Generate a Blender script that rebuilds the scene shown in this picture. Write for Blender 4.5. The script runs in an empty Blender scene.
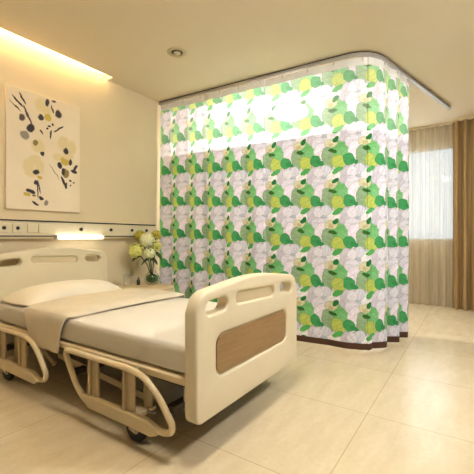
import bpy, bmesh, math, random
from mathutils import Vector, Matrix
random.seed(7)
scene = bpy.context.scene
COL = scene.collection
PI = math.pi

# ------------------------------------------------------------------ helpers
def srgb(r, g, b):
    def f(c):
        c /= 255.0
        return c / 12.92 if c <= 0.04045 else ((c + 0.055) / 1.055) ** 2.4
    return (f(r), f(g), f(b), 1.0)

def link(o, parent=None):
    COL.objects.link(o)
    if parent is not None:
        o.parent = parent
    return o

def obj(name, bm, mat, parent=None, smooth=True, bevel=0.0, segs=2, loc=None):
    bmesh.ops.recalc_face_normals(bm, faces=bm.faces[:])
    me = bpy.data.meshes.new(name)
    bm.to_mesh(me); bm.free()
    return finish(name, me, mat, parent, smooth, bevel, segs, loc)

def finish(name, me, mat, parent=None, smooth=True, bevel=0.0, segs=2, loc=None):
    me.materials.clear()
    me.materials.append(mat)
    o = bpy.data.objects.new(name, me)
    link(o, parent)
    if loc is not None:
        o.location = loc
    elif parent is not None:
        o.location = -Vector(parent.get('_base', (0, 0, 0)))
    if smooth:
        for p in me.polygons: p.use_smooth = True
        try:
            me.set_sharp_from_angle(angle=math.radians(42))
        except Exception:
            pass
    if bevel > 0:
        m = o.modifiers.new('bevel', 'BEVEL'); m.width = bevel; m.segments = segs
        m.limit_method = 'ANGLE'; m.angle_limit = math.radians(40); m.harden_normals = False
    return o

def thing(name, label, cat, loc=(0, 0, 0), group=None):
    """Empty at the base of a thing; its parts are built in world coordinates."""
    o = bpy.data.objects.new(name, None)
    o.empty_display_size = 0.1
    link(o)
    o.location = loc
    o['_base'] = loc
    o['label'] = label; o['category'] = cat
    if group: o['group'] = group
    return o

def tag(o, label, cat, group=None):
    o['label'] = label; o['category'] = cat
    if group: o['group'] = group
    return o

def struct(o):
    o['kind'] = 'structure'
    return o

def box(bm, x0, x1, y0, y1, z0, z1):
    vs = [bm.verts.new(p) for p in ((x0,y0,z0),(x1,y0,z0),(x1,y1,z0),(x0,y1,z0),(x0,y0,z1),(x1,y0,z1),(x1,y1,z1),(x0,y1,z1))]
    for f in ((0,3,2,1),(4,5,6,7),(0,1,5,4),(1,2,6,5),(2,3,7,6),(3,0,4,7)):
        bm.faces.new([vs[i] for i in f])

def B():
    return bmesh.new()

def bar(bm, a, b, w, h, up=(0, 0, 1)):
    """box along a->b, w across, h along up"""
    a = Vector(a); b = Vector(b); d = (b - a).normalized(); u = Vector(up)
    s = d.cross(u).normalized(); u = s.cross(d).normalized()
    vs = []
    for p in (a, b):
        for i, j in ((-1,-1),(1,-1),(1,1),(-1,1)):
            vs.append(bm.verts.new(p + s * (i * w / 2) + u * (j * h / 2)))
    for f in ((3,2,1,0),(4,5,6,7),(0,1,5,4),(1,2,6,5),(2,3,7,6),(3,0,4,7)):
        bm.faces.new([vs[i] for i in f])

def rounded(pts, r, n=5, closed=False):
    """polyline with filleted corners"""
    P = [Vector(p) for p in pts]; out = []
    N = len(P)
    for i in range(N):
        if not closed and i in (0, N - 1):
            out.append(P[i]); continue
        a, p, b = P[i - 1], P[i], P[(i + 1) % N]
        da, db = (a - p), (b - p)
        k = min(r, da.length * 0.45, db.length * 0.45)
        s, e = p + da.normalized() * k, p + db.normalized() * k
        for j in range(n + 1):
            t = j / n
            out.append(s * (1 - t) ** 2 + p * (2 * t * (1 - t)) + e * t * t)
    return out

def tube(bm, pts, r, n=10, closed=False, cap=True, flat=1.0):
    P = [Vector(p) for p in pts]; N = len(P); rings = []
    ref = None
    for i in range(N):
        if closed: d = (P[(i + 1) % N] - P[i - 1]).normalized()
        else: d = (P[min(i + 1, N - 1)] - P[max(i - 1, 0)]).normalized()
        if ref is None:
            ref = Vector((1, 0, 0)) if abs(d.x) < 0.9 else Vector((0, 0, 1))
        s = (ref - d * ref.dot(d)).normalized(); ref = s
        u = d.cross(s)
        rr = r[i] if isinstance(r, (list, tuple)) else r
        rings.append([bm.verts.new(P[i] + s * (rr * flat * math.cos(2*PI*k/n)) + u * (rr * math.sin(2*PI*k/n))) for k in range(n)])
    for i in range(N if closed else N - 1):
        A, Bq = rings[i], rings[(i + 1) % N]
        for k in range(n):
            bm.faces.new((A[k], A[(k+1) % n], Bq[(k+1) % n], Bq[k]))
    if cap and not closed:
        bm.faces.new(rings[0][::-1]); bm.faces.new(rings[-1])

def lathe(bm, prof, c=(0, 0, 0), n=28, axis='z', close=False):
    """prof: list of (radius, height)"""
    rings = []
    for r, h in prof:
        ring = []
        for k in range(n):
            a = 2 * PI * k / n
            if axis == 'z': p = (r * math.cos(a), r * math.sin(a), h)
            elif axis == 'x': p = (h, r * math.cos(a), r * math.sin(a))
            else: p = (r * math.cos(a), h, r * math.sin(a))
            ring.append(bm.verts.new(Vector(c) + Vector(p)))
        rings.append(ring)
    for i in range(len(rings) - 1 + (1 if close else 0)):
        A, Q = rings[i], rings[(i + 1) % len(rings)]
        for k in range(n):
            bm.faces.new((A[k], A[(k+1) % n], Q[(k+1) % n], Q[k]))
    if not close:
        if prof[0][0] > 1e-4: bm.faces.new(rings[0][::-1])
        if prof[-1][0] > 1e-4: bm.faces.new(rings[-1])
    bmesh.ops.remove_doubles(bm, verts=bm.verts[:], dist=1e-5)

def plate(name, loops, y0, y1, bev, mat, parent, res=3):
    """upright panel in the XZ plane with holes: loops of (x, z), thickness y0..y1, rounded rims"""
    cu = bpy.data.curves.new(name, 'CURVE'); cu.dimensions = '2D'; cu.fill_mode = 'BOTH'
    cu.extrude = (y1 - y0) / 2 - bev; cu.bevel_depth = bev; cu.bevel_resolution = res; cu.offset = -bev
    for lp in loops:
        sp = cu.splines.new('POLY'); sp.points.add(len(lp) - 1)
        for p, q in zip(sp.points, lp): p.co = (q[0], q[1], 0, 1)
        sp.use_cyclic_u = True
    tmp = bpy.data.objects.new(name, cu); COL.objects.link(tmp)
    dg = bpy.context.evaluated_depsgraph_get(); dg.update()
    me = bpy.data.meshes.new_from_object(tmp.evaluated_get(dg))
    bpy.data.objects.remove(tmp); bpy.data.curves.remove(cu)
    for v in me.vertices:
        x, z, t = v.co
        v.co = (x, (y0 + y1) / 2 + t, z)
    me.flip_normals()
    bm = bmesh.new(); bm.from_mesh(me)
    bmesh.ops.remove_doubles(bm, verts=bm.verts[:], dist=1e-5)
    bmesh.ops.recalc_face_normals(bm, faces=bm.faces[:])
    bm.to_mesh(me); bm.free()
    me.name = name
    return finish(name, me, mat, parent)

def rrect(x0, x1, z0, z1, r, n=6, slope=0.0):
    out = []
    r = min(r, (x1 - x0) / 2 - 1e-4, (z1 - z0) / 2 - 1e-4)
    for cx, cz, a0 in ((x1 - r, z0 + r, -PI/2), (x1 - r, z1 - r, 0), (x0 + r, z1 - r, PI/2), (x0 + r, z0 + r, PI)):
        for k in range(n + 1):
            a = a0 + PI / 2 * k / n
            x = cx + r * math.cos(a)
            out.append((x, cz + r * math.sin(a) + slope * (x - (x0 + x1) / 2)))
    return out

# ------------------------------------------------------------------ materials
class N:
    """small node builder"""
    def __init__(self, tree):
        self.t = tree; self.n = tree.nodes; self.l = tree.links
    def put(self, sock, v):
        if hasattr(v, 'is_output') or isinstance(v, bpy.types.NodeSocket): self.l.new(v, sock)
        else: sock.default_value = v
    def m(self, op, a, b=None, c=None, clamp=False):
        d = self.n.new('ShaderNodeMath'); d.operation = op; d.use_clamp = clamp
        self.put(d.inputs[0], a)
        if b is not None: self.put(d.inputs[1], b)
        if c is not None: self.put(d.inputs[2], c)
        return d.outputs[0]
    def mix(self, f, a, b, blend='MIX'):
        d = self.n.new('ShaderNodeMix'); d.data_type = 'RGBA'; d.blend_type = blend; d.clamp_factor = True
        self.put(d.inputs[0], f); self.put(d.inputs[6], a); self.put(d.inputs[7], b)
        return d.outputs[2]
    def noise(self, vec, scale, detail=3, rough=0.5, out='Fac'):
        d = self.n.new('ShaderNodeTexNoise'); d.inputs['Scale'].default_value = scale
        d.inputs['Detail'].default_value = detail; d.inputs['Roughness'].default_value = rough
        if vec is not None: self.l.new(vec, d.inputs['Vector'])
        return d.outputs[out]
    def ramp(self, f, stops):
        d = self.n.new('ShaderNodeValToRGB'); e = d.color_ramp.elements
        while len(e) < len(stops): e.new(0.5)
        for q, (p, c) in zip(e, stops): q.position = p; q.color = c
        self.l.new(f, d.inputs[0]); return d.outputs[0]
    def rng(self, v, a, b, c=0.0, d=1.0):
        q = self.n.new('ShaderNodeMapRange'); self.put(q.inputs[0], v)
        for i, x in enumerate((a, b, c, d)): q.inputs[i + 1].default_value = x
        return q.outputs[0]

def material(name):
    m = bpy.data.materials.new(name); m.use_nodes = True
    b = m.node_tree.nodes['Principled BSDF']
    return m, N(m.node_tree), b

def plain(name, col, rough=0.5, metal=0.0, var=0.06, scale=8.0, spec=0.5, bump=0.0, bscale=200.0):
    m, n, b = material(name)
    tc = n.n.new('ShaderNodeTexCoord').outputs['Object']
    f = n.noise(tc, scale, 3)
    lo = tuple(c * (1 - var) for c in col[:3]) + (1,); hi = tuple(min(1, c * (1 + var)) for c in col[:3]) + (1,)
    n.l.new(n.ramp(f, [(0.3, lo), (0.7, hi)]), b.inputs['Base Color'])
    b.inputs['Roughness'].default_value = rough; b.inputs['Metallic'].default_value = metal
    b.inputs['Specular IOR Level'].default_value = spec
    if bump:
        bn = n.n.new('ShaderNodeBump'); bn.inputs['Strength'].default_value = bump; bn.inputs['Distance'].default_value = 0.002
        n.l.new(n.noise(tc, bscale, 2), bn.inputs['Height']); n.l.new(bn.outputs[0], b.inputs['Normal'])
    return m

def emitter(name, col, strength):
    m, n, b = material(name)
    b.inputs['Base Color'].default_value = (0.8, 0.8, 0.8, 1)
    b.inputs['Emission Color'].default_value = col
    b.inputs['Emission Strength'].default_value = strength
    return m

M = {}
M['wall'] = plain('wall_paint', srgb(226, 209, 176), 0.85, var=0.02, scale=3, spec=0.2)
M['ceiling'] = plain('ceiling_paint', srgb(234, 220, 196), 0.9, var=0.01, scale=2, spec=0.2)
M['plastic'] = plain('cream_plastic', srgb(226, 214, 184), 0.38, var=0.015, spec=0.5)
M['plastic_dim'] = plain('beige_plastic', srgb(214, 198, 162), 0.45, var=0.015, spec=0.4)
M['enamel'] = plain('beige_enamel', srgb(226, 208, 170), 0.3, var=0.02, spec=0.5)
M['frame'] = plain('grey_beige_enamel', srgb(190, 172, 136), 0.45, var=0.03)
M['chassis_shade'] = plain('shaded_chassis', srgb(74, 64, 52), 0.6)  # under-bed shade put into the colour of frame and underside
M['rubber'] = plain('black_rubber', srgb(22, 22, 24), 0.6)
M['dark'] = plain('dark_trim', srgb(34, 26, 22), 0.5)
M['steel'] = plain('brushed_steel', srgb(190, 186, 178), 0.3, 0.9)
M['alu'] = plain('aluminium', srgb(176, 172, 166), 0.5, 0.5, spec=0.4)
M['sheet'] = plain('cotton_sheet', srgb(224, 218, 206), 0.9, var=0.02, scale=5, spec=0.15, bump=0.25, bscale=260)
M['pillow'] = plain('pillow_cotton', srgb(238, 230, 212), 0.9, var=0.02, scale=5, spec=0.15, bump=0.25, bscale=260)
M['blanket'] = plain('woven_blanket', srgb(220, 209, 186), 0.95, var=0.03, scale=12, spec=0.1, bump=0.5, bscale=180)
M['lampglass'] = emitter('lamp_diffuser', srgb(255, 246, 228), 2.8)
M['led'] = emitter('led_strip', srgb(255, 243, 218), 140.0)
M['bulb_off'] = plain('unlit_lens', srgb(205, 190, 160), 0.3)
M['hem'] = plain('brown_ribbon', srgb(74, 46, 30), 0.8)
M['heading'] = plain('heading_tape', srgb(240, 240, 238), 0.8)
M['cabinet'] = plain('pale_laminate', srgb(222, 200, 158), 0.35, var=0.02)
M['leaf'] = plain('leaf_green', srgb(44, 72, 28), 0.5, var=0.3, scale=30)
M['stem'] = plain('stem_green', srgb(52, 60, 30), 0.6, var=0.2, scale=30)
M['moss'] = plain('moss_green', srgb(46, 96, 34), 0.8, var=0.4, scale=60)
M['bottle'] = plain('dark_bottle', srgb(30, 34, 30), 0.2)
M['winframe'] = plain('white_window_frame', srgb(226, 222, 212), 0.4)

def glass(name, tint=(1, 1, 1, 1), rough=0.0):
    m, n, b = material(name)
    b.inputs['Base Color'].default_value = tint
    b.inputs['Transmission Weight'].default_value = 1.0
    b.inputs['Roughness'].default_value = rough; b.inputs['IOR'].default_value = 1.45
    return m
M['glass'] = glass('clear_glass', (0.96, 0.98, 0.96, 1))
m, n, b = material('window_glass')
tr = n.n.new('ShaderNodeBsdfTransparent'); gl = n.n.new('ShaderNodeBsdfGlossy'); gl.inputs['Roughness'].default_value = 0.02
mx = n.n.new('ShaderNodeMixShader'); mx.inputs[0].default_value = 0.015
n.l.new(tr.outputs[0], mx.inputs[1]); n.l.new(gl.outputs[0], mx.inputs[2])
n.l.new(mx.outputs[0], n.n['Material Output'].inputs['Surface']); M['pane'] = m

# wood of the foot panel
m, n, b = material('brown_wood')
tc = n.n.new('ShaderNodeTexCoord').outputs['Object']
mp = n.n.new('ShaderNodeMapping'); mp.inputs['Scale'].default_value = (2.0, 2.0, 26.0); n.l.new(tc, mp.inputs[0])
f = n.noise(mp.outputs[0], 3.0, 5, 0.6)
n.l.new(n.ramp(f, [(0.25, srgb(140, 108, 68)), (0.75, srgb(164, 132, 88))]), b.inputs['Base Color'])
b.inputs['Roughness'].default_value = 0.35
M['wood'] = m

# marble floor tiles
m, n, b = material('marble_tile')
tc = n.n.new('ShaderNodeTexCoord').outputs['Object']
sp = n.n.new('ShaderNodeSeparateXYZ'); n.l.new(tc, sp.inputs[0])
def grout(sock, off):
    f = n.m('FRACT', n.m('MULTIPLY_ADD', sock, 1 / 0.8, -off / 0.8 + 20.5))
    return n.m('LESS_THAN', n.m('ABSOLUTE', n.m('SUBTRACT', f, 0.5)), 0.0042)
g = n.m('MAXIMUM', grout(sp.outputs[0], 2.276), grout(sp.outputs[1], 0.555))
mp = n.n.new('ShaderNodeMapping'); mp.inputs['Scale'].default_value = (2.2, 7.0, 1.0); mp.inputs['Rotation'].default_value = (0, 0, 0.5); n.l.new(tc, mp.inputs[0])
ns = n.noise(mp.outputs[0], 1.6, 2, 0.5)
base = n.mix(n.rng(ns, 0.2, 0.8), srgb(206, 190, 157), srgb(222, 208, 178))
sp2 = n.noise(tc, 34, 6, 0.7)
base = n.mix(n.rng(sp2, 0.4, 0.75, 0.0, 0.22), base, srgb(186, 158, 112))
n.l.new(n.mix(n.m('MULTIPLY', g, 0.4), base, srgb(150, 122, 80)), b.inputs['Base Color'])
b.inputs['Roughness'].default_value = 0.26
b.inputs['Specular IOR Level'].default_value = 0.45
M['floor'] = m

# ---- painted shapes: a stack of soft ellipses laid over one another
def ellipses(n, x, y, base, elems, wrap=None, edge=None, soft=0.08):
    col = base
    for (cx, cy, rx, ry, ang, c) in elems:
        if wrap:
            dx = n.m('MULTIPLY', n.m('SUBTRACT', n.m('FRACT', n.m('ADD', x, 10.5 - cx)), 0.5), wrap[0])
            dy = n.m('MULTIPLY', n.m('SUBTRACT', n.m('FRACT', n.m('ADD', y, 10.5 - cy)), 0.5), wrap[1])
        else:
            dx = n.m('SUBTRACT', x, cx); dy = n.m('SUBTRACT', y, cy)
        ca, sa = math.cos(ang), math.sin(ang)
        p = n.m('MULTIPLY_ADD', dx, ca / rx, n.m('MULTIPLY', dy, sa / rx))
        q = n.m('MULTIPLY_ADD', dx, -sa / ry, n.m('MULTIPLY', dy, ca / ry))
        r2 = n.m('MULTIPLY_ADD', p, p, n.m('MULTIPLY', q, q))
        mask = n.rng(r2, 1 + soft, 1 - soft, 0, 1)
        cc = c
        if edge:
            ln = n.m('MULTIPLY', n.rng(r2, 0.76, 0.97, 0, edge), 1.0)
            vein = n.rng(n.m('ABSOLUTE', q), 0.0, 0.07, edge * 0.6, 0.0)
            st = n.m('MULTIPLY_ADD', n.m('SINE', n.m('MULTIPLY_ADD', q, 11.0, n.m('MULTIPLY', p, 4.0))), 0.10, 0.10)
            cc = n.mix(n.m('MAXIMUM', n.m('MAXIMUM', ln, vein), st), c, tuple(k * 0.45 for k in c[:3]) + (1,))
        col = n.mix(mask, col, cc)
    return col

TW, TH = 0.335, 0.405       # printed repeat, metres
def pattern_group():
    g = bpy.data.node_groups.new('leaf_and_flower_print', 'ShaderNodeTree')
    g.interface.new_socket('Color', in_out='OUTPUT', socket_type='NodeSocketColor')
    n = N(g); out = n.n.new('NodeGroupOutput')
    uv = n.n.new('ShaderNodeUVMap'); uv.uv_map = 'cloth'
    nz = n.n.new('ShaderNodeTexNoise'); nz.inputs['Scale'].default_value = 5.0; nz.inputs['Detail'].default_value = 2
    n.l.new(uv.outputs[0], nz.inputs['Vector'])
    s = n.n.new('ShaderNodeSeparateXYZ'); n.l.new(uv.outputs[0], s.inputs[0])
    s2 = n.n.new('ShaderNodeSeparateXYZ'); n.l.new(nz.outputs['Color'], s2.inputs[0])
    x = n.m('MULTIPLY_ADD', s2.outputs[0], 0.10, n.m('SUBTRACT', s.outputs[0], 0.05))
    y = n.m('MULTIPLY_ADD', s2.outputs[1], 0.10, n.m('SUBTRACT', s.outputs[1], 0.05))
    def e(px, py, rx, ry, ang, c):
        return ((px - 255) / 225.0, -(py - 155) / 280.0, rx / 225.0 * TW, ry / 280.0 * TH, math.radians(ang), c)
    el = [
        e(120, 300, 34, 46, 0, srgb(190, 206, 186)),
        e(250, 330, 78, 84, 20, srgb(124, 200, 128)),
        e(285, 372, 40, 34, -30, srgb(134, 206, 140)),
        e(305, 245, 62, 66, 70, srgb(214, 210, 226)),
        e(345, 300, 48, 46, 20, srgb(232, 230, 246)),
        e(395, 215, 48, 52, 100, srgb(192, 202, 222)),
        e(448, 250, 50, 48, 40, srgb(250, 248, 255)),
        e(370, 356, 60, 56, 60, srgb(246, 238, 255)),
        e(430, 305, 46, 32, 10, srgb(226, 222, 190)),
        e(428, 318, 16, 14, 10, srgb(206, 200, 150)),
        e(186, 124, 42, 74, 8, srgb(154, 186, 148)),
        e(255, 155, 46, 54, 50, srgb(198, 214, 110)),
        e(326, 143, 38, 42, 20, srgb(76, 166, 102)),
        e(358, 158, 26, 16, -20, srgb(62, 150, 92)),
        e(392, 208, 36, 40, 100, srgb(226, 228, 244)),
        e(345, 222, 34, 36, 60, srgb(236, 234, 248)),
        e(250, 212, 40, 18, 25, srgb(92, 186, 104)),
        e(236, 280, 26, 17, 40, srgb(44, 128, 70)),
        e(215, 357, 30, 13, -10, srgb(62, 116, 52)),
    ]
    col = ellipses(n, x, y, srgb(220, 222, 232), el, wrap=(TW, TH), edge=0.75, soft=0.05)
    vo = n.n.new('ShaderNodeTexVoronoi'); vo.feature = 'DISTANCE_TO_EDGE'; vo.inputs['Scale'].default_value = 5.5
    n.l.new(uv.outputs[0], vo.inputs['Vector'])
    line = n.rng(vo.outputs['Distance'], 0.0, 0.03, 0.3, 0.0)
    col = n.mix(line, col, srgb(96, 92, 90), 'MIX')
    wv = n.n.new('ShaderNodeTexWave'); wv.inputs['Scale'].default_value = 9.0; wv.inputs['Distortion'].default_value = 6.0
    n.l.new(uv.outputs[0], wv.inputs['Vector'])
    col = n.mix(n.m('MULTIPLY', wv.outputs['Fac'], 0.12), col, (0.35, 0.4, 0.35, 1), 'MULTIPLY')
    n.l.new(col, out.inputs[0])
    return g
PG = pattern_group()

def cloth_mat(name, transl, transp, lift=0.0):
    m = bpy.data.materials.new(name); m.use_nodes = True; n = N(m.node_tree)
    n.n.remove(n.n['Principled BSDF'])
    gn = n.n.new('ShaderNodeGroup'); gn.node_tree = PG
    c = n.mix(lift, gn.outputs[0], (1, 1, 1, 1))
    d = n.n.new('ShaderNodeBsdfDiffuse'); t = n.n.new('ShaderNodeBsdfTranslucent'); p = n.n.new('ShaderNodeBsdfTransparent')
    n.l.new(c, d.inputs[0]); n.l.new(c, t.inputs[0])
    a = n.n.new('ShaderNodeMixShader'); a.inputs[0].default_value = transl
    n.l.new(d.outputs[0], a.inputs[1]); n.l.new(t.outputs[0], a.inputs[2])
    o = a.outputs[0]
    if transp:
        q = n.n.new('ShaderNodeMixShader'); q.inputs[0].default_value = transp
        n.l.new(o, q.inputs[1]); n.l.new(p.outputs[0], q.inputs[2]); o = q.outputs[0]
    n.l.new(o, n.n['Material Output'].inputs['Surface'])
    return m
M['print'] = cloth_mat('printed_cotton', 0.2, 0.0)
M['mesh'] = cloth_mat('printed_mesh', 0.85, 0.03, 0.12)

def drape_mat(name, c1, c2, transl, transp, scale):
    m = bpy.data.materials.new(name); m.use_nodes = True; n = N(m.node_tree)
    n.n.remove(n.n['Principled BSDF'])
    tc = n.n.new('ShaderNodeTexCoord').outputs['Object']
    mp = n.n.new('ShaderNodeMapping'); mp.inputs['Scale'].default_value = (1, 1, 0.02); n.l.new(tc, mp.inputs[0])
    c = n.ramp(n.noise(mp.outputs[0], scale, 3, 0.6), [(0.3, c1), (0.7, c2)])
    d = n.n.new('ShaderNodeBsdfDiffuse'); t = n.n.new('ShaderNodeBsdfTranslucent'); p = n.n.new('ShaderNodeBsdfTransparent')
    n.l.new(c, d.inputs[0]); n.l.new(c, t.inputs[0])
    a = n.n.new('ShaderNodeMixShader'); a.inputs[0].default_value = transl
    n.l.new(d.outputs[0], a.inputs[1]); n.l.new(t.outputs[0], a.inputs[2])
    q = n.n.new('ShaderNodeMixShader'); q.inputs[0].default_value = transp
    n.l.new(a.outputs[0], q.inputs[1]); n.l.new(p.outputs[0], q.inputs[2])
    n.l.new(q.outputs[0], n.n['Material Output'].inputs['Surface'])
    return m
M['sheer'] = drape_mat('sheer_voile', srgb(168, 154, 130), srgb(198, 184, 160), 0.3, 0.45, 30)
M['drape'] = drape_mat('tan_drape', srgb(146, 120, 80), srgb(184, 156, 112), 0.15, 0.0, 40)

# wall picture: ink-and-wash blossoms
def to_wall(zx, zy):        # measured on the picture face, 284 x 474 grid -> metres on the wall
    px, py = zx * 0.3169, 70 + zy * 0.3165
    a = (px - 237) / 354.0; bb = (237 - py) / 354.0
    ux, uy = 0.8304 + a * 0.5572, 0.5572 - a * 0.8304
    d = 3.43 / uy
    return ux * d, 1.1 + bb * d
m, n, b = material('canvas_painting')
tc = n.n.new('ShaderNodeTexCoord').outputs['Object']
s = n.n.new('ShaderNodeSeparateXYZ'); n.l.new(tc, s.inputs[0])
nz = n.n.new('ShaderNodeTexNoise'); nz.inputs['Scale'].default_value = 22; n.l.new(tc, nz.inputs['Vector'])
s2 = n.n.new('ShaderNodeSeparateXYZ'); n.l.new(nz.outputs['Color'], s2.inputs[0])
X = n.m('MULTIPLY_ADD', s2.outputs[0], 0.03, n.m('SUBTRACT', s.outputs[0], 0.015))
Z = n.m('MULTIPLY_ADD', s2.outputs[1], 0.03, n.m('SUBTRACT', s.outputs[2], 0.015))
INK = srgb(44, 32, 36); BRN = srgb(92, 66, 58); PAL = srgb(230, 210, 160); YEL = srgb(206, 176, 74); OLV = srgb(140, 118, 62); GRY = srgb(150, 136, 118)
PAINT = [
 (125,110,15,22,10,PAL),(145,125,16,20,-20,PAL),(152,150,13,13,0,YEL),(120,240,22,22,0,PAL),
 (200,232,20,26,10,PAL),(228,245,15,24,0,PAL),(183,275,17,14,0,PAL),(207,288,18,17,0,YEL),(215,270,20,16,0,PAL),
 (90,300,18,24,20,PAL),(112,285,19,17,0,PAL),(126,306,13,22,0,PAL),(100,326,20,13,0,PAL),(78,205,13,13,0,GRY),
 (55,97,24,3.4,42,INK),(70,88,20,3.4,58,INK),(48,112,22,1.6,38,BRN),(88,143,32,4,64,BRN),
 (70,150,10,12,20,BRN),(97,183,11,16,30,INK),(112,230,9,8,0,OLV),(134,263,7,7,0,INK),(130,195,9,3,50,INK),
 (130,150,9,10,0,INK),(150,103,7,13,15,INK),(185,140,12,14,0,INK),(170,100,8,4,0,INK),(165,125,3,14,-20,INK),
 (185,187,22,3,-38,INK),(160,205,3,16,10,INK),(155,178,4,4,0,INK),(166,172,4,4,0,INK),(150,186,4,4,0,INK),
 (208,257,10,11,0,INK),(222,292,5,11,10,INK),(190,302,8,11,-10,INK),(206,326,13,15,0,OLV),(200,322,7,12,0,INK),
 (237,310,13,6,-48,INK),(233,321,13,6,10,INK),(200,352,4,18,-22,INK),(208,366,4,12,0,INK),(222,350,5,4,0,INK),(232,356,4,3,0,INK),(222,364,3,3,0,INK),
 (172,322,30,1.6,52,GRY),(114,323,11,9,0,INK),(126,340,8,6,0,YEL),(113,356,7,8,0,INK),(97,383,15,6,18,INK),(84,392,11,6,0,YEL),
 (119,378,2.2,30,0,INK),(124,370,1.8,24,-10,INK),(108,396,6,4,0,OLV),(112,422,12,4,28,INK),(130,405,9,6,30,INK),(145,420,6,11,20,GRY)]
els = []
for (zx, zy, rx, ry, ang, c) in PAINT:
    wx, wz = to_wall(zx, zy)
    els.append((wx, wz, rx * 0.0029, ry * 0.0029, -math.radians(ang), c))
bgc = n.ramp(n.noise(tc, 3, 4), [(0.3, srgb(236, 218, 188)), (0.7, srgb(244, 228, 202))])
n.l.new(ellipses(n, X, Z, bgc, els, soft=0.3), b.inputs['Base Color'])
b.inputs['Roughness'].default_value = 0.6
M['painting'] = m

# hydrangea florets
def flower_mat(name, a, bcol):
    m, n, b = material(name)
    tc = n.n.new('ShaderNodeTexCoord').outputs['Object']
    n.l.new(n.ramp(n.noise(tc, 60, 2), [(0.35, a), (0.65, bcol)]), b.inputs['Base Color'])
    b.inputs['Roughness'].default_value = 0.7
    return m
M['fl_white'] = flower_mat('white_green_petals', srgb(226, 232, 150), srgb(255, 255, 244))
M['fl_lime'] = flower_mat('lime_petals', srgb(206, 210, 70), srgb(252, 252, 176))
M['fl_olive'] = flower_mat('olive_yellow_petals', srgb(160, 150, 36), srgb(224, 212, 100))

# ------------------------------------------------------------------ room
WY = 3.46      # bed-head wall
CZ = 2.88      # ceiling
WX = 6.55      # window wall
X0, Y0 = -2.2, -3.4
bm = B(); box(bm, X0, WX + 0.2, Y0, WY + 0.2, -0.1, 0.0); struct(obj('floor', bm, M['floor'], smooth=False))
bm = B(); box(bm, X0, WX + 0.2, WY, WY + 0.15, 0.0, 3.12); struct(obj('wall_back', bm, M['wall'], smooth=False))
bm = B()
wy0, wy1, wz0, wz1 = 0.25, 1.65, 1.04, 2.55
box(bm, WX, WX + 0.15, Y0, wy0, 0, CZ); box(bm, WX, WX + 0.15, wy1, WY, 0, CZ)
box(bm, WX, WX + 0.15, wy0, wy1, 0, wz0); box(bm, WX, WX + 0.15, wy0, wy1, wz1, CZ)
struct(obj('wall_right', bm, M['wall'], smooth=False))
bm = B()
SY, SX = 3.35, 2.51
box(bm, X0, WX + 0.2, Y0, SY, CZ, CZ + 0.10)
box(bm, SX, WX + 0.2, SY, WY, CZ, CZ + 0.10)
box(bm, X0, SX + 0.1, SY - 0.12, WY, 3.10, 3.14)
box(bm, X0, SX, SY - 0.12, SY - 0.10, CZ + 0.10, 3.10)
struct(obj('ceiling', bm, M['ceiling'], smooth=False))

# window
w = bpy.data.objects.new('window_1', None); link(w); w.location = (WX + 0.075, (wy0 + wy1) / 2, wz0); w['_base'] = tuple(w.location); struct(w)
bm = B(); t = 0.03
box(bm, WX + 0.04, WX + 0.10, wy0, wy1, wz0, wz0 + t); box(bm, WX + 0.04, WX + 0.10, wy0, wy1, wz1 - t, wz1)
box(bm, WX + 0.04, WX + 0.10, wy0, wy0 + t, wz0 + t, wz1 - t); box(bm, WX + 0.04, WX + 0.10, wy1 - t, wy1, wz0 + t, wz1 - t)
box(bm, WX + 0.04, WX + 0.10, 0.93, 0.97, wz0 + t, wz1 - t)
obj('window_frame', bm, M['winframe'], w, smooth=False, bevel=0.004)
bm = B(); box(bm, WX + 0.066, WX + 0.074, wy0 + t, wy1 - t, wz0 + t, wz1 - t); obj('window_pane', bm, M['pane'], w, smooth=False)

# cove light strip in the ceiling slot
bm = B(); box(bm, X0 + 0.05, SX - 0.03, SY - 0.06, SY - 0.03, 2.981, 2.998)
tag(obj('light_strip', bm, M['led'], smooth=False), 'warm glowing light strip hidden in the ceiling slot above the picture', 'light strip')

# ------------------------------------------------------------------ pleated drapes
def pleated(name, mat, x, ya, yb, z0, z1, amp, per, sharp=1.0, jitter=0.25):
    bm = B(); ys = []; L = abs(yb - ya); cnt = int(L / per * 10)
    prev = None; ph = 0.0
    for i in range(cnt + 1):
        tt = i / cnt; y = ya + (yb - ya) * tt
        ph += 2 * PI * (L / cnt) / per * (1 + jitter * math.sin(tt * 37.0) * 0.8)
        off = math.sin(ph); off = math.copysign(abs(off) ** sharp, off)
        a = bm.verts.new((x + amp * off, y, z0)); bq = bm.verts.new((x + amp * off * 0.8, y, z1))
        if prev: bm.faces.new((prev[0], a, bq, prev[1]))
        prev = (a, bq)
    return obj(name, bm, mat)
th = thing('sheer_curtain', 'sheer greige pleated curtain hanging over the bright window', 'curtain', (6.40, 1.7, 0.01))
pleated('sheer_panel', M['sheer'], 6.40, 0.22, 3.40, 0.012, CZ - 0.03, 0.028, 0.115).parent = th
th.children[0].location = -Vector(th['_base'])
bm = B(); box(bm, 6.375, 6.425, 0.22, 3.42, CZ - 0.035, CZ - 0.0005); obj('track', bm, M['frame'], th, smooth=False)
th = thing('window_drape', 'opaque tan pleated drape gathered at the right side of the window', 'curtain', (6.28, -0.4, 0.01))
pleated('drape_panel', M['drape'], 6.29, 0.275, -1.1, 0.012, CZ - 0.03, 0.048, 0.105, 0.8).parent = th
th.children[0].location = -Vector(th['_base'])
bm = B(); box(bm, 6.26, 6.32, -1.1, 0.27, CZ - 0.035, CZ - 0.0005); obj('track', bm, M['frame'], th, smooth=False)

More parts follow.
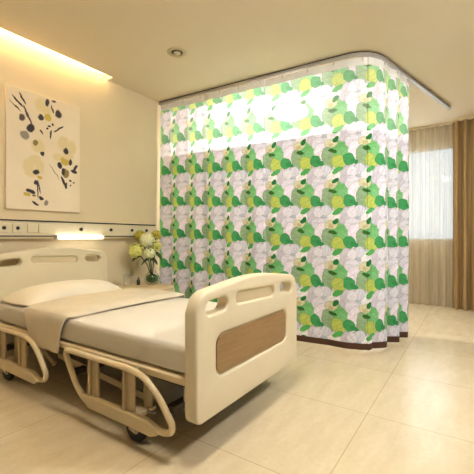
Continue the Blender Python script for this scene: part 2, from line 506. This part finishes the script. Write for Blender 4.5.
# ------------------------------------------------------------------ cubicle curtain and its rail
RAIL = rounded([(3.31, 3.45, 0), (3.46, 0.80, 0), (5.59, 0.29, 0)], 0.27, 12)
def arc(P):
    s = [0.0]
    for i in range(1, len(P)): s.append(s[-1] + (P[i] - P[i-1]).length)
    return s
RS = arc(RAIL)
def on_rail(s):
    s = max(0, min(s, RS[-1]))
    for i in range(1, len(RS)):
        if s <= RS[i] + 1e-9:
            t = (s - RS[i-1]) / (RS[i] - RS[i-1]); p = RAIL[i-1].lerp(RAIL[i], t)
            d = (RAIL[i] - RAIL[i-1]).normalized(); return p, d
    return RAIL[-1], (RAIL[-1] - RAIL[-2]).normalized()
def smooth_dir(s):
    a, _ = on_rail(s - 0.06); b2, _ = on_rail(s + 0.06); return (b2 - a).normalized()

th = thing('curtain_rail', 'aluminium curtain rail on the ceiling bending round the printed curtain', 'curtain rail', (3.46, 0.80, CZ - 0.045))
def rail_strip(name, mat, off0, off1, z0, z1):
    bm = B(); prev = None
    for i, p in enumerate(RAIL):
        a = RAIL[max(i-1, 0)]; c = RAIL[min(i+1, len(RAIL)-1)]; d = (c - a).normalized(); nn = Vector((d.y, -d.x, 0))
        q = [bm.verts.new((p.x + nn.x*o, p.y + nn.y*o, z)) for o, z in ((off0, z0), (off1, z0), (off1, z1), (off0, z1))]
        if prev:
            for k in range(4): bm.faces.new((prev[k], prev[(k+1) % 4], q[(k+1) % 4], q[k]))
        else: bm.faces.new(q[::-1])
        prev = q
    bm.faces.new(prev)
    return obj(name, bm, mat, th)
rail_strip('track', M['alu'], -0.018, 0.018, CZ - 0.040, CZ - 0.016)
rail_strip('upper_channel', M['dark'], -0.010, 0.010, CZ - 0.016, CZ - 0.0005)
p, d = on_rail(RS[-1]); bm = B(); bar(bm, (p.x, p.y, CZ - 0.026), (p.x + d.x*0.02, p.y + d.y*0.02, CZ - 0.026), 0.042, 0.05)
obj('end_cap', bm, M['alu'], th, bevel=0.004)

# fold law along the rail: pleats on the bed side, a flat stretch, then tight pleats past the corner
S_END = None
best = 9
for i in range(400):
    s = RS[-1] * i / 400; p, _ = on_rail(s)
    if abs(p.x - 4.37) < best and s > 2.6: best = abs(p.x - 4.37); S_END = s
def y_to_s(y):
    return (3.45 - y) / (3.45 - 0.80) * (Vector((3.31, 3.45)) - Vector((3.46, 0.80))).length
def lerp(a, b, t): return a + (b - a) * max(0.0, min(1.0, t))
def rate(s):        # repeats of the print per metre of rail
    y = 3.45 - s * 0.997
    left = 1 / 0.272; flat = 1 / 0.335; right = 1 / 0.27
    if s < 2.45: return lerp(left, flat, (s - 1.25) / 0.45)
    return lerp(flat, right, (s - 2.55) / 0.3)
def amp(s):
    if s < 2.2: return lerp(0.062, 0.012, (s - 1.05) / 0.75)
    return lerp(0.012, 0.10, (s - 2.55) / 0.35)
cols = []; NS = 560; u = 0.0; last = 0.0
s0 = 0.02
us = []
for i in range(NS + 1):
    s = s0 + (S_END - s0) * i / NS
    if i: u += rate(s) * (S_END - s0) / NS
    us.append((s, u))
sref = y_to_s(1.116)
uref = min(us, key=lambda q: abs(q[0] - sref))[1]
for s, u in us:
    p, _ = on_rail(s); d = smooth_dir(s); nn = Vector((d.y, -d.x, 0))   # towards the viewer's side
    if nn.dot(Vector((-1, -0.6, 0))) < 0: nn = -nn
    ph = u - uref + 0.38 + 0.06 * math.sin(u * 2.3) + lerp(0, 0.50, (s - 2.45) / 0.25)
    cr = abs(math.sin(PI * ph)) ** 0.85
    cols.append((p, nn, amp(s), cr, u - uref, d, ph))
def cloth(name, mat, zs, parent, squash=0.3):
    """zs: list of heights, bottom first"""
    me = bpy.data.meshes.new(name); V = []; F = []; UV = []
    for z in zs:
        k = lerp(1.0, squash, (z - 1.6) / 1.2)
        for (p, nn, A, cr, u, d, ph), (sk, _u) in zip(cols, us):
            sway = 0.006 * math.sin(u * 3.1 + z * 1.7)
            o = A * (cr - 0.75) * k + sway - (0.012 if A < 0.03 else 0)
            lat = 0.016 * math.sin(2 * PI * ph + 0.6) * (A / 0.085) * k
            V.append((p.x + nn.x * o + d.x * lat, p.y + nn.y * o + d.y * lat, z)); UV.append((u, (z - 1.436 - 0.051 * max(0.0, 2.33 - sk)) / TH))
    n = len(cols)
    for j in range(len(zs) - 1):
        for i in range(n - 1):
            F.append((j*n + i, j*n + i + 1, (j+1)*n + i + 1, (j+1)*n + i))
    me.from_pydata(V, [], F)
    uvl = me.uv_layers.new(name='cloth')
    for l in me.loops: uvl.data[l.index].uv = UV[l.vertex_index]
    return finish(name, me, mat, parent)
th = thing('cubicle_curtain', 'hospital curtain printed with green leaves and white flowers beside the bed', 'curtain', (3.46, 0.80, 0.03))
cloth('fabric_panel', M['print'], [0.075 + (2.14 - 0.075) * k / 24 for k in range(25)], th)
cloth('mesh_panel', M['mesh'], [2.14 + (2.755 - 2.14) * k / 8 for k in range(9)], th)
cloth('heading_tape', M['heading'], [2.755, 2.79, 2.828], th)['label'] = 'pale grey heading tape'
cloth('bottom_hem', M['hem'], [0.014, 0.045, 0.075], th)['label'] = 'dark brown hem ribbon'
k = 0; s = 0.12
while s < S_END:
    i = min(range(len(us)), key=lambda q: abs(us[q][0] - s)); p, nn, A, cr, u, d, ph = cols[i]
    bm = B(); o = (A * (cr - 0.75) * 0.55) * 0.5
    tube(bm, [(p.x, p.y, CZ - 0.042), (p.x + nn.x*o, p.y + nn.y*o, CZ - 0.06), (p.x + nn.x*o*2, p.y + nn.y*o*2, CZ - 0.085)], 0.004, 6)
    obj('glider_hook', bm, M['steel'], th); s += 0.272

# ------------------------------------------------------------------ hospital bed
BX0, BX1 = 1.268, 2.402; BXC = (BX0 + BX1) / 2
bed = thing('hospital_bed', 'cream hospital bed with moulded end boards and folding side rails', 'bed', (BXC, 2.2, 0.0))
def board_outline(peak, end, zb, rtop=0.11, rbot=0.05):
    hw = (BX1 - BX0) / 2; pts = []
    # bottom left -> bottom right -> up -> arched top back to the left
    for k in range(7):
        a = PI + PI/2 * k / 6; pts.append((BX0 + rbot + rbot*math.cos(a), zb + rbot + rbot*math.sin(a)))
    for k in range(7):
        a = 1.5*PI + PI/2 * k / 6; pts.append((BX1 - rbot + rbot*math.cos(a), zb + rbot + rbot*math.sin(a)))
    top = []
    for k in range(41):
        dx = -1 + 2 * k / 40
        zc = end + (peak - end) * (0.5 + 0.5 * math.cos(PI * min(1, abs(dx) * 1.02))) ** 0.8
        top.append((BXC + hw * dx, zc))
    # squash the outer stretch into a rounded shoulder
    out = []
    for x, z in top:
        e = hw - abs(x - BXC)
        if e < rtop: z -= rtop * 0.9 * (1 - math.sqrt(max(0, 1 - ((rtop - e) / rtop) ** 2)))
        out.append((x, z))
    pts += out[::-1]
    return pts
def slots(z, wz, dx=0.0):
    return [rrect(1.345, 1.525, z - 0.035*wz, z + 0.035*wz, 0.034, slope=0.05), rrect(1.605, 2.045, z - 0.032*wz + 0.008, z + 0.032*wz + 0.008, 0.03, slope=-0.03), rrect(2.135, 2.315, z - 0.035*wz, z + 0.035*wz, 0.034, slope=-0.08)]
FS = slots(0.752, 1.0)
PANEL = rrect(1.428, 2.232, 0.388, 0.604, 0.055)
foot = plate('footboard', [board_outline(0.875, 0.832, 0.20)] + FS + [PANEL], 1.08, 1.16, 0.016, M['plastic'], bed)
def sub(name, loop, y0, y1, bev, mat, parent):
    o = plate(name, [loop], y0, y1, bev, mat, parent); o.location = (0, 0, 0); return o
def inset(loop, k):
    cx = sum(p[0] for p in loop) / len(loop); cz = sum(p[1] for p in loop) / len(loop)
    hx = max(abs(p[0] - cx) for p in loop); hz = max(abs(p[1] - cz) for p in loop)
    return [(cx + (x - cx) * (1 - k / hx), cz + (z - cz) * (1 - k / hz)) for x, z in loop]
sub('panel_rim', inset(PANEL, -0.012), 1.093, 1.15, 0.004, M['frame'], foot)
sub('inset_panel', inset(PANEL, 0.007), 1.086, 1.11, 0.004, M['wood'], foot)['label'] = 'brown wood-grain panel'
sub('recess_panel', inset(FS[1], -0.02), 1.097, 1.14, 0.004, M['plastic_dim'], foot)
HS = slots(0.880, 0.85)
head = plate('headboard', [board_outline(1.005, 0.955, 0.30)] + HS, 3.29, 3.37, 0.016, M['plastic'], bed)
sub('recess_panel', inset(HS[1], -0.02), 3.306, 3.35, 0.004, M['plastic_dim'], head)
# deck, beams and lifting gear
bm = B(); box(bm, 1.30, 2.37, 1.165, 3.288, 0.362, 0.405); dk = obj('deck', bm, M['enamel'], bed, bevel=0.01)
bm = B(); box(bm, 1.33, 2.34, 1.19, 3.27, 0.345, 0.364); q = obj('underside_shade', bm, M['chassis_shade'], dk); q.location = (0, 0, 0)  # added dark sheet, deepens the shade below the deck
bm = B()
for x in (1.62, 2.0): box(bm, x, x + 0.05, 1.30, 3.20, 0.175, 0.215)
for y in (1.30, 3.15, 2.2): box(bm, 1.345, 2.335, y, y + 0.05, 0.175, 0.215)
obj('base_frame', bm, M['chassis_shade'], bed, bevel=0.005)  # real frame, its colour darkened to stand in for under-bed shade
for (ya, yb) in ((1.62, 2.56), (2.62, 3.05)):
    for x in (1.45, 2.22):
        bm = B(); bar(bm, (x, ya, 0.150), (x, yb, 0.225 if ya < 2 else 0.345), 0.025, 0.042); obj('lifting_arm', bm, M['frame'], bed, bevel=0.004)
bm = B(); lathe(bm, [(0.022, 0), (0.022, 0.36), (0.014, 0.36), (0.014, 0.7)], (1.83, 1.5, 0.29), 14, axis='y'); obj('actuator', bm, M['frame'], bed)
bm = B(); box(bm, 1.40, 1.50, 1.19, 1.29, 0.22, 0.345); obj('motor_housing', bm, M['plastic_dim'], bed, bevel=0.015)
# casters
CAST = None
def caster(x, y, side):
    bm = B()
    lathe(bm, [(0.024, 0.155), (0.026, 0.16), (0.026, 0.345), (0.024, 0.348)], (x + side*0.06, y - 0.02, 0), 16)      # leg tube
    box(bm, x + side*0.0 - 0.03, x + side*0.06 + 0.03, y - 0.05, y + 0.03, 0.150, 0.172)
    for o in (-0.026, 0.022):                                                                   # fork cheeks
        bar(bm, (x + o, y - 0.015, 0.155), (x + o, y + 0.012, 0.060), 0.056, 0.007, up=(1, 0, 0))
    bmesh.ops.remove_doubles(bm, verts=bm.verts[:], dist=1e-6)
    c = obj('caster', bm, M['frame'], bed, bevel=0.003)
    bm = B()
    lathe(bm, [(0.032, -0.018), (0.068, -0.018), (0.0745, -0.010), (0.0755, 0), (0.0745, 0.010), (0.068, 0.018), (0.032, 0.018)], (x, y, 0.0757), 32, axis='x', close=True)
    w_ = obj('tyre', bm, M['rubber'], c); w_.location = (0, 0, 0)
    bm = B(); lathe(bm, [(0.033, -0.015), (0.033, 0.015)], (x, y, 0.0757), 24, axis='x')
    lathe(bm, [(0.014, -0.03), (0.014, 0.03)], (x, y, 0.0757), 16, axis='x')
    w_ = obj('hub', bm, M['steel'], c); w_.location = (0, 0, 0)
    bm = B(); bar(bm, (x + side*0.03, y - 0.05, 0.165), (x + side*0.0, y - 0.13, 0.185), 0.012, 0.006)
    w_ = obj('brake_pedal', bm, M['steel'], c, bevel=0.002); w_.location = (0, 0, 0)
for x, sd in ((1.285, 1), (2.385, -1)):
    for y in (1.51, 2.98): caster(x, y, sd)
# side rails
def side_rail(x, dy, inward):
    path = [(x, 1.93, 0.148), (x, 2.00, 0.195), (x, 2.115, 0.360), (x, 2.115, 0.400), (x, 1.505, 0.402), (x, 1.395, 0.380), (x, 1.295, 0.305), (x, 1.208, 0.198), (x, 1.210, 0.158), (x, 1.262, 0.140), (x, 1.33, 0.142)]
    path = [(a, b2 + dy, c2) for a, b2, c2 in path]
    bm = B(); tube(bm, rounded(path, 0.05, 5), 0.0165, 12)
    r = obj('side_rail', bm, M['enamel'], bed)
    lp = [(1.30 + dy, 0.118), (1.345 + dy, 0.100), (1.86 + dy, 0.104), (1.955 + dy, 0.150), (1.955 + dy, 0.168), (1.90 + dy, 0.178), (1.38 + dy, 0.175), (1.30 + dy, 0.150)]
    bm = B(); ring = [[bm.verts.new((x + sx * 0.017, y, z)) for y, z in lp] for sx in (-1, 1)]
    bm.faces.new(ring[0]); bm.faces.new(ring[1][::-1])
    for k in range(len(lp)):
        bm.faces.new((ring[0][k], ring[0][(k+1) % len(lp)], ring[1][(k+1) % len(lp)], ring[1][k]))
    q = obj('lower_plate', bm, M['plastic_dim'], r, bevel=0.008); q.location = (0, 0, 0)
    for y in (1.835, 1.525):
        bm = B(); box(bm, x - 0.006 + inward*0.008, x + 0.006 + inward*0.008, y - 0.04 + dy, y + 0.034 + dy, 0.168, 0.398)
        box(bm, x - 0.014, x + 0.014, y + 0.020 + dy, y + 0.036 + dy, 0.168, 0.398)
        q = obj('post', bm, M['frame'], r, bevel=0.003); q.location = (0, 0, 0)
        bm = B(); box(bm, min(x, x + inward*0.075), max(x, x + inward*0.075), y - 0.02 + dy, y + 0.02 + dy, 0.366, 0.392)
        q = obj('bracket', bm, M['frame'], r, bevel=0.003); q.location = (0, 0, 0)
for dy in (0.0, 1.145):
    side_rail(1.240, dy, 1); side_rail(2.43, dy, -1)

# mattress
def soft_box(x0, x1, y0, y1, z0, z1, nx, ny, r, dome=0.0, wob=0.0):
    bm = B()
    bmesh.ops.create_cube(bm, size=1.0)
    bmesh.ops.subdivide_edges(bm, edges=bm.edges[:], cuts=10, use_grid_fill=True)
    cx, cy, cz = (x0+x1)/2, (y0+y1)/2, (z0+z1)/2; hx, hy, hz = (x1-x0)/2, (y1-y0)/2, (z1-z0)/2
    for v in bm.verts:
        # even out sampling toward edges, then round the rim
        q = [max(-1, min(1, math.sin(c * 2 * PI / 2))) for c in v.co]
        p = Vector((q[0]*hx, q[1]*hy, q[2]*hz))
        c = Vector((max(-hx+r, min(hx-r, p.x)), max(-hy+r, min(hy-r, p.y)), max(-hz+r, min(hz-r, p.z))))
        dlt = p - c
        if dlt.length > 1e-6: p = c + dlt.normalized() * min(r, max(abs(dlt.x), abs(dlt.y), abs(dlt.z)))
        t = (1 - (p.x/hx)**2) * (1 - (p.y/hy)**2)
        if p.z > 0: p.z += dome * max(0, t)
        p.x += wob * math.sin(p.y * 7.0) * 0.5; 
        v.co = p + Vector((cx, cy, cz))
    return bm
bm = soft_box(1.312, 2.372, 1.172, 3.284, 0.4065, 0.562, 10, 10, 0.038, 0.008, 0.004)
o = obj('mattress', bm, M['sheet']); o.modifiers.new('sub', 'SUBSURF').levels = 1; o.modifiers['sub'].render_levels = 2
tag(o, 'mattress in a fitted beige sheet on the hospital bed', 'mattress')
# pillow
bm = B(); bmesh.ops.create_cube(bm, size=2.0); bmesh.ops.subdivide_edges(bm, edges=bm.edges[:], cuts=12, use_grid_fill=True)
for v in bm.verts:
    x, y, z = v.co
    prof = max(0.0, (1 - abs(x)**3.2)) ** 0.55 * max(0.0, (1 - abs(y)**2.8)) ** 0.55
    edge = 0.94 + 0.06 * math.cos(y * 1.5)
    z2 = (0.118 if z > 0 else -0.004) * prof * abs(z) if abs(z) > 0.999 else z * 0.006
    if abs(z) > 0.999: z2 = (0.006 + 0.118 * prof) if z > 0 else -0.004
    v.co = (1.80 + x * 0.475 * edge, 3.035 + y * 0.235, 0.578 + z2 + 0.004 * math.sin(x * 9 + y * 5) * prof)
o = obj('pillow', bm, M['pillow']); mm = o.modifiers.new('sub', 'SUBSURF'); mm.levels = 1; mm.render_levels = 2
tag(o, 'plump white pillow at the head of the bed against the headboard', 'pillow')
# folded blanket laid across
path = [(1.284, 0.325), (1.283, 0.40), (1.284, 0.50), (1.288, 0.550), (1.306, 0.580), (1.345, 0.593)]
path += [(1.345 + (2.36 - 1.345) * k / 16, 0.593 + 0.016 * math.sin(PI * k / 16)) for k in range(1, 17)]
path += [(2.392, 0.584), (2.408, 0.555), (2.410, 0.50), (2.409, 0.46)]
bm = B(); prev = None; NYB = 26
for i, (x, z) in enumerate(path):
    if x < 1.34:
        t = (z - 0.325) / 0.27; t = max(0, min(1, t)); ya = lerp(2.285, 2.20, t ** 2); yb = lerp(2.655, 2.79, t ** 2)
    else:
        ya = 2.19 - 0.03 * math.sin((x - 1.3) * 2.6); yb = 2.79 - 0.015 * math.sin((x - 1.3) * 4)
    row = []
    for j in range(NYB + 1):
        v = j / NYB; y = ya + (yb - ya) * v
        e = min(1, min(v, 1 - v) / 0.10); e = math.sqrt(max(0, 1 - (1 - e) ** 2))
        wr = 0.005 * math.sin(v * 17 + x * 3) + 0.004 * math.sin(x * 13 + v * 6)
        if x > 1.33 and x < 2.38: row.append(bm.verts.new((x, y, z - 0.027 * (1 - e) + wr * e)))
        else: row.append(bm.verts.new((x - (0.004 * math.sin(v * 14) if x < 1.3 else 0), y + 0.006 * math.sin(z * 30), z)))
    if prev:
        for j in range(NYB): bm.faces.new((prev[j], row[j], row[j+1], prev[j+1]))
    prev = row
o = obj('blanket', bm, M['blanket'])
md = o.modifiers.new('thick', 'SOLIDIFY'); md.thickness = 0.016; md.offset = 0
mm = o.modifiers.new('sub', 'SUBSURF'); mm.levels = 1; mm.render_levels = 1
tag(o, 'folded beige blanket laid across the bed and hanging over its side', 'blanket')

# ------------------------------------------------------------------ bed-head service panel
th = thing('service_panel', 'long cream medical wall panel with outlets above the headboard', 'wall panel', (1.6, WY, 1.08))
bm = B(); box(bm, X0 + 0.1, 3.18, 3.40, WY - 0.0005, 1.085, 1.262); obj('panel_body', bm, M['plastic'], th, bevel=0.006)
bm = B(); box(bm, X0 + 0.1, 3.185, 3.393, 3.404, 1.243, 1.256); obj('trim_strip', bm, M['dark'], th, smooth=False)['label'] = 'dark upper trim line'
bm = B(); box(bm, X0 + 0.1, 1.865, 3.393, 3.404, 1.103, 1.113); box(bm, 2.40, 3.185, 3.393, 3.404, 1.103, 1.113); obj('trim_strip', bm, M['dark'], th, smooth=False)['label'] = 'dark lower trim line'
def outlet(px, plate_, hole):
    a = (px - 237) / 354.0; ux, uy = 0.8304 + a * 0.5572, 0.5572 - a * 0.8304; x = ux * 3.395 / uy; z = 1.18
    hw = 0.042
    if plate_:
        bm = B(); box(bm, x - hw, x + hw, 3.388, 3.402, z - 0.042, z + 0.042); q = obj('socket_plate' if hole else 'blank_plate', bm, M['plastic'], th, bevel=0.004)
    if hole:
        bm = B(); lathe(bm, [(0.0, 3.383), (0.013, 3.383), (0.0165, 3.386), (0.0165, 3.401)], (x, 0, z), 20, axis='y')
        h = obj('outlet', bm, M['dark'], th)
        if plate_:
            h.parent = q; h.location = (0, 0, 0)
for px, a, b2 in ((3.7, True, True), (17.5, True, True), (32, True, False), (43, True, False), (81, False, True), (111, False, True), (132, False, True), (146.5, False, True)):
    outlet(px, a, b2)
th = thing('bed_light', 'lit tube light under the wall panel above the headboard', 'wall light', (2.13, 3.39, 1.09))
bm = B(); lathe(bm, [(0.0, 1.885), (0.017, 1.887), (0.019, 1.89), (0.019, 2.385), (0.017, 2.388), (0.0, 2.39)], (0, 3.376, 1.098), 20, axis='x'); obj('diffuser', bm, M['lampglass'], th)
for x in (1.868, 2.39):
    bm = B(); box(bm, x, x + 0.018, 3.354, 3.40, 1.076, 1.120); obj('end_cap', bm, M['plastic'], th, bevel=0.004)

# picture
bm = B(); box(bm, 1.457, 2.16, 3.43, WY - 0.0005, 1.353, 2.455)
tag(obj('painting', bm, M['painting'], smooth=False, bevel=0.003), 'tall cream canvas of black and yellow blossoms hanging on the wall above the bed', 'picture')

# ceiling lights
def downlight(x, y, label):
    t = thing('downlight', label, 'ceiling light', (x, y, CZ))
    bm = B(); lathe(bm, [(0.056, 0.0), (0.058, -0.007), (0.086, -0.010), (0.094, -0.005), (0.095, -0.0003), (0.056, -0.0003)], (x, y, CZ), 36, close=True); obj('trim_ring', bm, M['frame'], t)
    bm = B(); lathe(bm, [(0.0, -0.0010), (0.055, -0.0010), (0.055, -0.0004), (0.0, -0.0004)], (x, y, CZ), 28); obj('backing', bm, M['dark'], t)
    bm = B(); lathe(bm, [(0.030, -0.001), (0.036, -0.012), (0.028, -0.018), (0.0, -0.020)], (x, y, CZ), 24); obj('lens', bm, M['bulb_off'], t)
downlight(2.51, 2.38, 'small round recessed downlight with a metal ring in the beige ceiling')
def ceiling_lamp(x, y, label, power, col):
    t = thing('ceiling_lamp', label, 'ceiling light', (x, y, CZ), 'round ceiling lamps')
    bm = B(); lathe(bm, [(0.12, -0.0005), (0.235, -0.012), (0.24, -0.022), (0.235, -0.03), (0.0, -0.03)], (x, y, CZ), 40); obj('housing', bm, M['plastic'], t)
    bm = B(); lathe(bm, [(0.225, -0.031), (0.232, -0.06), (0.225, -0.10), (0.19, -0.125), (0.10, -0.138), (0.0, -0.14)], (x, y, CZ), 40); obj('diffuser', bm, emitter('ceiling_lamp_diffuser', col, power), t)
ceiling_lamp(4.45, 2.10, 'lit round ceiling lamp glowing behind the printed curtain', 52.0, srgb(255, 252, 250))
ceiling_lamp(1.25, 0.80, 'unseen round lamp added over the foot of the bed for overhead light', 33.0, srgb(255, 248, 234))  # added lamp out of view, gives the soft overhead light
ceiling_lamp(2.6, -1.0, 'unseen round lamp added to light the front of the printed curtain', 68.0, srgb(255, 253, 251))  # added lamp out of view, brightens curtain front and right floor

# ------------------------------------------------------------------ bedside cabinet and what stands on it
th = thing('bedside_cabinet', 'pale bedside cabinet between the bed and the printed curtain', 'cabinet', (2.74, 3.0, 0))
bm = B(); box(bm, 2.52, 2.95, 2.83, 3.36, 0.06, 0.522); obj('body', bm, M['cabinet'], th, bevel=0.006)
bm = B(); box(bm, 2.55, 2.92, 2.87, 3.34, 0.0, 0.06); obj('plinth', bm, M['dark'], th)
lp = rounded([(2.475, 2.78, 0), (2.985, 2.78, 0), (2.985, 3.385, 0), (2.475, 3.385, 0)], 0.20, 8, closed=True)
bm = B(); lo = [bm.verts.new((p.x, p.y, 0.522)) for p in lp]; hi = [bm.verts.new((p.x, p.y, 0.55)) for p in lp]
bm.faces.new(lo[::-1]); bm.faces.new(hi)
for k in range(len(lp)): bm.faces.new((lo[k], lo[(k+1) % len(lp)], hi[(k+1) % len(lp)], hi[k]))
obj('table_top', bm, M['cabinet'], th, bevel=0.006)
bm = B(); box(bm, 2.535, 2.935, 2.812, 2.83, 0.40, 0.51); dr = obj('drawer', bm, M['plastic'], th, bevel=0.004)
bm = B(); box(bm, 2.68, 2.79, 2.794, 2.814, 0.45, 0.462); q = obj('handle', bm, M['steel'], dr, bevel=0.003); q.location = (0, 0, 0)
bm = B(); box(bm, 2.535, 2.935, 2.812, 2.83, 0.07, 0.39); dr = obj('door', bm, M['plastic'], th, bevel=0.004)
bm = B(); box(bm, 2.90, 2.915, 2.794, 2.814, 0.19, 0.29); q = obj('handle', bm, M['steel'], dr, bevel=0.003); q.location = (0, 0, 0)

VX, VY, VZ = 2.885, 3.13, 0.5505
th = thing('vase', 'round glass vase packed with dark green moss on the bedside cabinet', 'vase', (VX, VY, VZ))
bm = B(); lathe(bm, [(0.0, 0.0), (0.055, 0.0), (0.082, 0.03), (0.088, 0.065), (0.07, 0.11), (0.042, 0.14), (0.045, 0.155), (0.040, 0.155), (0.037, 0.14), (0.064, 0.108), (0.082, 0.065), (0.077, 0.032), (0.052, 0.006), (0.0, 0.006)], (VX, VY, VZ), 32); obj('glass_bowl', bm, M['glass'], th)
bm = B(); bmesh.ops.create_icosphere(bm, subdivisions=4, radius=1.0)
for v in bm.verts:
    nzv = 0.94 + 0.05 * math.sin(v.co.x * 17) * math.sin(v.co.y * 15 + v.co.z * 13)
    v.co = Vector((VX + v.co.x * 0.074 * nzv, VY + v.co.y * 0.074 * nzv, VZ + 0.064 + v.co.z * 0.055 * nzv))
obj('moss', bm, M['moss'], th)
def leaf(bm, base, direction, ln, wd):
    d = Vector(direction).normalized(); sdv = d.cross(Vector((0, 0, 1))).normalized(); up = sdv.cross(d)
    prev = None
    for k in range(7):
        t = k / 6; wv = wd * math.sin(PI * (0.08 + 0.92 * t) ** 0.8) * (1 if k < 6 else 0.05)
        c = Vector(base) + d * (ln * t) - Vector((0, 0, 1)) * (ln * 0.15 * t * t)
        row = [bm.verts.new(c + sdv * wv + up * wd * 0.25), bm.verts.new(c), bm.verts.new(c - sdv * wv + up * wd * 0.25)]
        if prev:
            bm.faces.new((prev[0], row[0], row[1], prev[1])); bm.faces.new((prev[1], row[1], row[2], prev[2]))
        prev = row
def hydrangea(dr, z, dd, rad, mat, label, leaves):
    R = Vector((0.5572, -0.8304, 0)); Fw = Vector((0.8304, 0.5572, 0))
    c = Vector((VX, VY, z)) + R * dr + Fw * dd
    root = Vector((VX, VY, VZ + 0.10)) + R * dr * 0.08 + Fw * dd * 0.1
    t = thing('hydrangea', label, 'flower', tuple(root), 'hydrangeas in the vase')
    bm = B(); bmesh.ops.create_icosphere(bm, subdivisions=2, radius=rad * 0.80)
    for v in bm.verts: v.co += c
    nfl = 110
    for i in range(nfl):
        zz = 1 - 2 * (i + 0.5) / nfl; rr = math.sqrt(1 - zz * zz); a = i * 2.399963
        nrm = Vector((rr * math.cos(a), rr * math.sin(a), zz)); nrm = (nrm + Vector([random.uniform(-.15, .15) for _ in range(3)])).normalized()
        p = c + nrm * rad * random.uniform(0.86, 1.02)
        e1 = nrm.orthogonal().normalized(); e2 = nrm.cross(e1); rot = random.random() * PI; s_ = rad * 0.20
        cv = bm.verts.new(p)
        for q in range(4):
            an = rot + q * PI / 2
            dirv = e1 * math.cos(an) + e2 * math.sin(an); sd = nrm.cross(dirv)
            v1 = bm.verts.new(p + dirv * s_ * 0.6 + sd * s_ * 0.48 + nrm * s_ * 0.22)
            v2 = bm.verts.new(p + dirv * s_ * 1.05 + nrm * s_ * 0.10)
            v3 = bm.verts.new(p + dirv * s_ * 0.6 - sd * s_ * 0.48 + nrm * s_ * 0.22)
            bm.faces.new((cv, v1, v2, v3))
    obj('flower_head', bm, mat, t, smooth=False)
    bm = B(); mid = root.lerp(c, 0.45); mid.x = lerp(root.x, mid.x, 0.6); mid.y = lerp(root.y, mid.y, 0.6)
    tube(bm, [root, mid, c - (c - mid).normalized() * rad * 0.7], 0.0055, 8); obj('stem', bm, M['stem'], t)
    for dv in leaves:
        bm = B(); leaf(bm, mid.lerp(c, 0.62), R * dv[0] + Fw * dv[1] + Vector((0, 0, dv[2])), 0.12, 0.046); obj('leaf', bm, M['leaf'], t, smooth=False)
hydrangea(-0.047, 1.062, -0.04, 0.084, M['fl_white'], 'large white-green hydrangea at the top middle of the vase', [(0.3, -0.6, -0.1)])
hydrangea(-0.170, 0.940, -0.05, 0.088, M['fl_lime'], 'lime yellow hydrangea hanging lowest at the left of the vase', [(-0.4, -0.5, -0.25)])
hydrangea(-0.150, 1.110, 0.04, 0.072, M['fl_olive'], 'dull olive-yellow hydrangea at the upper left of the vase', [(-0.6, -0.3, 0.0), (-0.3, -0.7, -0.3)])
hydrangea(0.035, 1.125, 0.05, 0.058, M['fl_olive'], 'dull yellow hydrangea at the upper right of the vase', [(0.1, -0.7, 0.1), (0.3, -0.6, -0.3)])
hydrangea(-0.010, 0.915, -0.09, 0.066, M['fl_white'], 'small white hydrangea low at the centre above the vase', [(-0.5, -0.4, -0.4), (0.6, -0.3, -0.4)])
hydrangea(0.045, 0.995, 0.0, 0.064, M['fl_lime'], 'lime hydrangea at the right edge by the curtain', [(0.5, -0.2, -0.5)])
# dark bottle and carafe
bm = B(); lathe(bm, [(0.0, 0.0), (0.019, 0.0), (0.020, 0.004), (0.020, 0.06), (0.011, 0.072), (0.010, 0.088), (0.0, 0.088)], (0, 0, 0), 20)
tag(obj('bottle', bm, M['bottle'], loc=(2.74, 3.20, 0.5505)), 'tiny dark bottle beside the vase on the bedside cabinet', 'bottle')
bm = B(); lathe(bm, [(0.0, 0.0), (0.034, 0.0), (0.038, 0.01), (0.040, 0.13), (0.0375, 0.13), (0.0355, 0.012), (0.0, 0.010)], (0, 0, 0), 24)
tag(obj('drinking_glass', bm, M['glass'], loc=(2.63, 3.26, 0.5505)), 'clear drinking glass at the left end of the bedside cabinet', 'glass')

# ------------------------------------------------------------------ light
w_ = bpy.data.worlds.new('World'); scene.world = w_; w_.use_nodes = True
l = bpy.data.lights.new('daylight', 'AREA'); l.shape = 'RECTANGLE'; l.size = 1.40; l.size_y = 1.30; l.energy = 15; l.color = (0.80, 0.91, 1.0)
lo_ = bpy.data.objects.new('daylight', l); link(lo_); lo_.location = (WX + 0.03, 0.95, 1.795); lo_.rotation_euler = (0, PI / 2, 0)
n = N(w_.node_tree); bg = n.n['Background']
tc = n.n.new('ShaderNodeTexCoord').outputs['Generated']
q = n.n.new('ShaderNodeSeparateXYZ'); n.l.new(tc, q.inputs[0])
f = n.rng(q.outputs[0], 0.55, 0.75, 0.0, 1.0)            # daylight sky beyond the window side, dim warm ward on the open sides
n.l.new(n.mix(f, srgb(255, 246, 232), (0.80, 0.92, 1.0, 1)), bg.inputs[0])
n.l.new(n.m('MULTIPLY_ADD', f, 0.62, 0.05), bg.inputs[1])

# ------------------------------------------------------------------ camera
cam = bpy.data.cameras.new('Camera'); cam.sensor_width = 36; cam.lens = 354 / 474 * 36; cam.clip_start = 0.02
co = bpy.data.objects.new('Camera', cam); link(co)
co.location = (0, 0, 1.1); co.rotation_euler = (PI / 2, 0, math.atan2(0.557, 0.83) - PI / 2)
scene.camera = co
vs = scene.view_settings
vs.view_transform = 'Standard'; vs.look = 'None'; vs.gamma = 1.0; vs.use_curve_mapping = False; vs.exposure = 0.97
